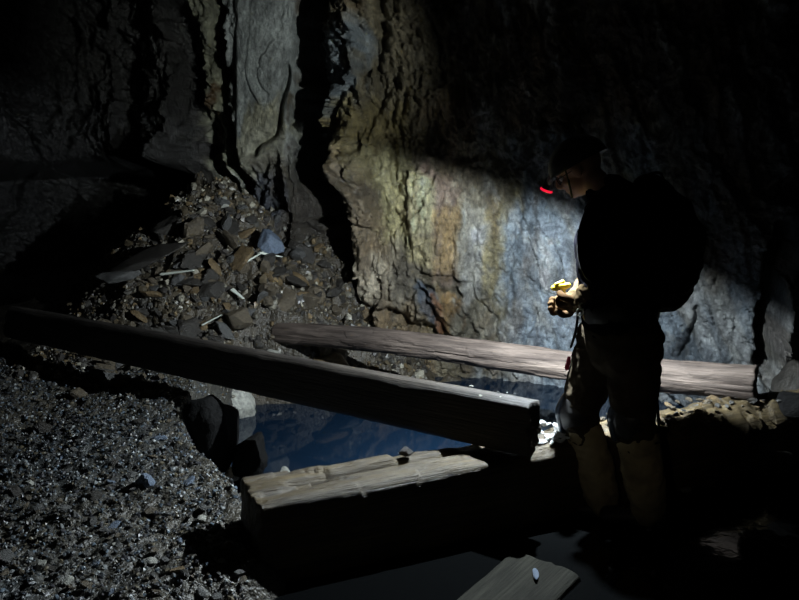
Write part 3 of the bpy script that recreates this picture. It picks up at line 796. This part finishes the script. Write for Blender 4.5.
def hand(bm, wrist, dir_, palmn, grow=0.0):
    """palm, four fingers curling towards palmn, thumb"""
    d = Vector(dir_).normalized(); p = Vector(palmn); p = (p-d*p.dot(d)).normalized(); s_ = d.cross(p)
    g = grow
    c = wrist+d*.045
    loft(bm, [wrist-d*.02, wrist+d*.02, wrist+d*.05, wrist+d*.085], [(.026+g, .02+g), (.034+g, .018+g), (.040+g, .017+g), (.038+g, .014+g)], 16, side=s_)
    for i, (o, L, cu) in enumerate([(-.029, .062, .8), (-.010, .072, .9), (.010, .068, 1.0), (.028, .052, 1.1)]):
        q = wrist+d*.085+s_*o; a = 0; pts = [q-d*.03, q]
        for k in range(3):
            a += cu*(.75 if k else .55); q = q+(d*math.cos(a)+p*math.sin(a))*L*(.45, .32, .23)[k]; pts.append(q)
        loft(bm, pts, [.0095+g, .0095+g, .009+g, .008+g, .0068+g], 10)
    q = wrist+d*.03-s_*.028
    loft(bm, [q, q+(-s_*.7+d*.6+p*.4)*.034, q+(-s_*.45+d*.9+p*.8)*.055, q+(-s_*.15+d*1.0+p*1.2)*.064], [.013+g, .012+g, .0105+g, .0085+g], 10)
def leg_pts(k): return J['hip'+k], J['kn'+k], J['ank'+k]
# ---- body: one continuous surface
bm = bmesh.new()
loft(bm, [J['pel'], J['wai'], J['che'], J['upc']], [(.16, .105), (.145, .10), (.165, .115), (.15, .09)], 24, side=SD)
loft(bm, [J['upc'], J['nek'], hp(-.03, 0, -.05)], [.07, .056, .052], 16)
for k in 'FN':
    h, kn, an = leg_pts(k)
    loft(bm, [h, h.lerp(kn, .5), kn, kn.lerp(an, .35), an], [.085, .072, .055, .055, .038], 16)
    loft(bm, [an-Vector((0, 0, .02)), an+FACE*.07-Vector((0, 0, .055)), an+FACE*.16-Vector((0, 0, .07))], [(.036, .04), (.040, .03), (.038, .02)], 12, side=SD)
    loft(bm, [J['sh'+k], J['el'+k], J['wr'+k]], [.052, .042, .028], 14)
    loft(bm, [J['upc'], J['sh'+k]], [.06, .055], 14)
hdF = (A_(565, 303, 3.25)-J['wrF']).normalized(); hdN = (A_(569, 307, 3.14)-J['wrN']).normalized()
hand(bm, J['wrF'], hdF, (-.2, -.8, .3)); hand(bm, J['wrN'], hdN, (-.2, .8, .4))
ball(bm, hp(-.015, 0, .03), (.098, .078, .10), HR)                  # skull
ball(bm, hp(.02, 0, -.045), (.068, .060, .068), HR)                 # jaw
ball(bm, hp(.062, 0, -.088), (.022, .026, .018), HR)                # chin
loft(bm, [hp(.088, 0, .012), hp(.108, 0, -.018), hp(.100, 0, -.032)], [.009, .014, .013], 10)   # nose
ball(bm, hp(.078, 0, .02), (.018, .056, .012), HR)                  # brow
ball(bm, hp(.082, 0, -.056), (.010, .024, .006), HR); ball(bm, hp(.080, 0, -.066), (.010, .021, .007), HR)   # lips
for sg in (-1, 1):
    ball(bm, hp(-.005, sg*.080, -.01), (.022, .010, .033), HR)      # ears
    ball(bm, hp(.062, sg*.036, -.03), (.022, .022, .022), HR)       # cheeks
body = fuse('body', bm, M['skin'], .0065, 2)
body.parent = pr; body.matrix_parent_inverse = pr.matrix_world.inverted()
def wear(o, parent=pr):
    o.parent = parent; return o
def fix(o, parent):
    """keep the world position under a parent whose own transform is a translation"""
    o.parent = parent; loc = Vector((0, 0, 0)); q = parent
    while q is not None: loc += q.location; q = q.parent
    o.location = o.location-loc if False else -loc
    return o
body.matrix_parent_inverse = Matrix.Identity(4); fix(body, pr)
def part(name, bm, mt, parent, **k):
    o = fuse(name, bm, mt, **k); o.parent = parent
    q = parent; 
    o.location = -Vector(pr.location) if parent is pr else (0, 0, 0)
    return o
for sg in (-1, 1):
    bm = bmesh.new(); ball(bm, hp(.074, sg*.031, -.004), .0135); e = part('eye', bm, M['lens'] if False else mat('eyeball', (.6, .6, .58), .2), body, voxel=.003)
# ---- jacket with sleeves
bm = bmesh.new()
bk = -FACE
loft(bm, [J['pel']+Vector((0, 0, .03)), J['wai'], J['che'], J['upc']+Vector((0, 0, -.02))],
     [(.20, .150), (.185, .150), (.20, .155), (.165, .10)], 28, side=SD)
loft(bm, [J['upc']-FACE*.01, J['nek']+Vector((0, 0, -.02))], [(.12, .08), (.06, .055)], 20, side=SD)
for k in 'FN':
    loft(bm, [J['upc'], J['sh'+k]], [.085, .08], 16)
    loft(bm, [J['sh'+k], J['sh'+k].lerp(J['el'+k], .5), J['el'+k], J['el'+k].lerp(J['wr'+k], .6)], [.080, .068, .063, .052], 18)
loft(bm, [J['nek']-FACE*.10+Vector((0, 0, -.02)), J['nek']-FACE*.045+Vector((0, 0, .02))], [(.09, .045), (.07, .035)], 16, side=SD)   # hood
jac = part('jacket', bm, M['jacket'], pr, voxel=.009, folds=.018, fs=12, seed=1)
for k in 'FN':
    bm = bmesh.new(); a = J['el'+k].lerp(J['wr'+k], .35)
    loft(bm, [a, a.lerp(J['wr'+k], .6), J['wr'+k]+(J['wr'+k]-a)*.22], [.060, .055, .043], 18)
    c = part('cuff', bm, M['cuff'], jac, voxel=.006, folds=.01, fs=30, seed=3); c.location = (0, 0, 0)
# ---- trousers
bm = bmesh.new()
loft(bm, [J['pel']+Vector((0, 0, .06)), J['pel'], J['hipF'].lerp(J['hipN'], .5)-Vector((0, 0, .03))], [(.17, .125), (.185, .14), (.17, .13)], 24, side=SD)
for k in 'FN':
    h, kn, an = leg_pts(k)
    loft(bm, [h+Vector((0, 0, .02)), h.lerp(kn, .5), kn, kn.lerp(an, .3)], [(.115, .125), (.098, .105), (.080, .080), (.075, .080)], 20, side=SD)
part('trousers', bm, M['trouser'], pr, voxel=.008, folds=.02, fs=13, seed=5)
for k, lab in (('F', None), ('N', None)):
    h, kn, an = leg_pts(k)
    # wader leg and boot
    bm = bmesh.new()
    loft(bm, [kn.lerp(an, .22), kn.lerp(an, .55), kn.lerp(an, .9), an-Vector((0, 0, .02))], [(.082, .082), (.084, .086), (.074, .076), (.07, .07)], 20, side=SD)
    g = part('gaiter', bm, M['gaiter'], pr, voxel=.007, folds=.016, fs=16, seed=8)
    bm = bmesh.new(); dn = Vector((0, 0, 1))
    loft(bm, [an+dn*.02, an-dn*.04], [(.055, .06), (.055, .065)], 16, side=SD)
    loft(bm, [an-dn*.055-FACE*.05, an-dn*.06+FACE*.06, an-dn*.072+FACE*.17], [(.048, .05), (.054, .045), (.050, .032)], 16, side=SD)
    part('boot', bm, M['black'], pr, voxel=.007)
    # knee pad
    bm = bmesh.new(); f = FACE
    loft(bm, [kn+f*.060+Vector((0, 0, .07)), kn+f*.082, kn+f*.070-Vector((0, 0, .09))], [(.052, .022), (.066, .030), (.05, .020)], 16, side=SD)
    kp = part('knee_pad', bm, M['pad'], pr, voxel=.006)
    bm = bmesh.new()
    loft(bm, [kn+Vector((0, 0, .015))+f*.01, kn-Vector((0, 0, .015))+f*.01], [(.092, .094), (.092, .094)], 20, side=SD)
    st = part('strap', bm, M['black'], kp, voxel=.008)
# ---- gloves with five fingers
for k, d, pn in (('F', hdF, (-.2, -.8, .3)), ('N', hdN, (-.2, .8, .4))):
    bm = bmesh.new(); hand(bm, J['wr'+k], d, pn, .006)
    o = part('glove', bm, M['glove'], pr, voxel=.0042, smooth=2); 
# ---- belt gear
bm = bmesh.new(); loft(bm, [J['pel']+Vector((0, 0, .05)), J['pel']+Vector((0, 0, .085))], [(.205, .165), (.205, .165)], 24, side=SD)
belt = part('belt', bm, M['black'], pr, voxel=.009)
def ring(parent, name, c, R_, r, ax, mt):
    bm = bmesh.new(); ax = Vector(ax).normalized(); u = ax.orthogonal().normalized(); v = ax.cross(u); n = 28; m = 8; rings = []
    for i in range(n):
        a = 2*math.pi*i/n; d = u*math.cos(a)+v*math.sin(a)
        rings.append([bm.verts.new(c+d*(R_+r*math.cos(b))+ax*r*math.sin(b)) for b in np.linspace(0, 2*math.pi, m, endpoint=False)])
    for i in range(n):
        p, q = rings[i], rings[(i+1) % n]
        for j in range(m): bm.faces.new((p[j], p[(j+1) % m], q[(j+1) % m], q[j]))
    bmesh.ops.recalc_face_normals(bm, faces=bm.faces)
    me = bpy.data.meshes.new(name); bm.to_mesh(me); bm.free(); me.materials.append(mt)
    for p in me.polygons: p.use_smooth = True
    o = link(name, me, parent)
    if parent is pr: o.location = -Vector(pr.location)
    return o
for px, py, mt in ((588, 300, 'brass'), (583, 306, 'metal'), (580, 312, 'metal'), (587, 317, 'brass')):
    ring(belt, 'carabiner', A_(px, py, 3.02), .014, .0035, (.3, 1, .1), M[mt])
bm = bmesh.new(); loft(bm, [A_(578, 312, 3.04), A_(576, 330, 3.04), A_(571, 347, 3.06)], [.006, .007, .006], 8)
part('cord', bm, M['black'], belt, voxel=.003)
bm = bmesh.new(); loft(bm, [A_(569, 358, 3.12), A_(567, 368, 3.12)], [.009, .012], 10)
o = part('tag', bm, M['pink'], pr, voxel=.004); o['label'] = 'small pink-red tag on the thigh'
# ---- helmet with its lamp
def dome(bm, grow, cut=-.01, n=40, m=16):
    rings = []
    for i in range(m+1):
        a = (math.pi/2)*(i/m)
        ring_ = []
        for j in range(n):
            b = 2*math.pi*j/n
            f, s_, u = math.cos(b)*math.cos(a), math.sin(b)*math.cos(a), math.sin(a)
            ridge = 1+.035*math.exp(-(s_/.16)**2)
            ring_.append(bm.verts.new(hp(-.012+f*(.128+grow)*ridge, s_*(.105+grow), cut+.035+u*(.108+grow)*ridge)))
        rings.append(ring_)
    for p, q in zip(rings[:-1], rings[1:]):
        for j in range(n): bm.faces.new((p[j], p[(j+1) % n], q[(j+1) % n], q[j]))
    return rings
bm = bmesh.new(); ro = dome(bm, 0); ri = dome(bm, -.007)
n = len(ro[0]); brim = []
for j in range(n):
    b = 2*math.pi*j/n; f, s_ = math.cos(b), math.sin(b)
    e = 1.06+.14*max(0, f)**2
    brim.append(bm.verts.new(hp(-.012+f*.128*e, s_*.105*1.07, .012)))
for j in range(n):
    k = (j+1) % n
    bm.faces.new((ro[0][j], brim[j], brim[k], ro[0][k])); bm.faces.new((brim[j], ri[0][j], ri[0][k], brim[k]))
bmesh.ops.remove_doubles(bm, verts=bm.verts, dist=1e-5); bmesh.ops.recalc_face_normals(bm, faces=bm.faces)
me = bpy.data.meshes.new('helmet'); bm.to_mesh(me); bm.free(); me.materials.append(M['helmet'])
for p in me.polygons: p.use_smooth = True
hel = link('helmet', me, pr); hel.location = -Vector(pr.location)
for sg in (-1, 1):
    bm = bmesh.new(); loft(bm, [hp(.03, sg*.098, .03), hp(.045, sg*.086, -.03), hp(.075, sg*.03, -.098)], [(.010, .003)]*3, 8)
    part('chin_strap', bm, M['olive'], hel, voxel=.0025)['label'] = 'olive chin strap'
bm = bmesh.new(); loft(bm, [hp(.10, 0, .045), LAMP-LAXIS*.03], [.016, .014], 12)
loft(bm, [LAMP-LAXIS*.045, LAMP-LAXIS*.012], [.024, .026], 18); part('headlamp', bm, M['black'], hel, voxel=.004)
ring(hel, 'lamp_bezel', LAMP-LAXIS*.004, .024, .0055, LAXIS, M['red'])['label'] = 'glowing red lamp bezel'
bm = bmesh.new(); bmesh.ops.create_circle(bm, cap_ends=True, radius=.021, segments=24)
bmesh.ops.transform(bm, matrix=Matrix.Translation(LAMP-LAXIS*.003) @ LAXIS.to_track_quat('Z', 'Y').to_matrix().to_4x4(), verts=bm.verts)
me = bpy.data.meshes.new('lamp_lens'); bm.to_mesh(me); bm.free(); me.materials.append(M['lens']); link('lamp_lens', me, hel)
# glasses
gl = ring(pr, 'glasses', hp(.092, -.032, -.002), .021, .002, FW, M['black'])
ring(gl, 'lens_rim', hp(.092, .032, -.002), .021, .002, FW, M['black'])
bm = bmesh.new(); loft(bm, [hp(.09, -.054, 0), hp(.0, -.082, .0)], [.002, .002], 8); part('temple', bm, M['black'], gl, voxel=.0015, smooth=0)
# ---- thing in the hands
yl = bmesh.new(); yc = A_(561, 287, 3.17)
loft(yl, [yc+Vector((-.026, .01, -.006)), yc, yc+Vector((.028, -.008, .008))], [(.014, .016), (.021, .020), (.013, .014)], 14)
loft(yl, [yc+Vector((-.022, 0, .012)), yc+Vector((.006, 0, .022))], [.008, .010], 10)
loft(yl, [yc+Vector((.012, 0, -.01)), yc+Vector((.016, .01, -.030))], [.010, .008], 10)
y = fuse('handheld_tool', yl, M['yellow'], .003, 1)
tag(y, 'small bright yellow object held up in front of the person by the gloved hands', 'tool')
# ---- rucksack
PC_ = A_(668, 238, 3.06); pu = Vector((-.16, .03, 1)).normalized()
bm = bmesh.new(); fwd = FACE
top = A_(652, 188, 3.08); mid = A_(665, 238, 3.06); bot = A_(664, 285, 3.05)
loft(bm, [A_(650, 192, 3.08), A_(657, 213, 3.07), mid, A_(665, 268, 3.05), A_(664, 288, 3.05)], [(.10, .075), (.15, .13), (.175, .155), (.17, .14), (.15, .11)], 26, side=SD)
loft(bm, [A_(640, 215, 3.08), A_(645, 270, 3.06)], [(.14, .10), (.14, .10)], 22, side=SD)
ruc = fuse('rucksack', bm, M['pack'], .009, 4, folds=.02, fs=9, seed=12)
tag(ruc, 'large black rucksack worn on the back of the person', 'rucksack')
def sub(name, pts, rads, mt, parent, side=None, voxel=.004):
    bm = bmesh.new(); loft(bm, pts, rads, 12, side=side); o = fuse(name, bm, mt, voxel, 1); o.parent = parent; return o
sub('lid', [A_(640, 192, 3.08), A_(654, 183, 3.07), A_(668, 192, 3.07)], [(.12, .03), (.125, .035), (.12, .03)], M['pack'], ruc, SD, .006)
sub('haul_loop', [A_(636, 192, 3.05), A_(640, 181, 3.05), A_(650, 174, 3.05), A_(660, 173, 3.05), A_(664, 180, 3.05)], [.006]*5, M['pack'], ruc)
for dy in (-.12, .12):
    c = Vector((.39*dy, .92*dy, 0))
    sub('shoulder_strap', [A_(638, 190, 3.08)+c, A_(618, 183, 3.10)+c*.8, A_(597, 198, 3.12)+c*.9, A_(584, 235, 3.12)+c, A_(592, 272, 3.10)+c*1.1, A_(625, 285, 3.07)+c*1.2], [(.028, .008)]*6, M['pack'], ruc, SD, .005)
sub('compression_strap', [A_(655, 300, 2.98), A_(657, 320, 2.98), A_(656, 345, 2.98)], [(.012, .004)]*3, M['pack'], ruc, SD)
ds = sub('dangling_sling', [A_(650, 330, 2.96), A_(655, 370, 2.95), A_(657, 400, 2.95), A_(659, 425, 2.95)], [(.014, .007)]*4, M['black'], ruc, SD)
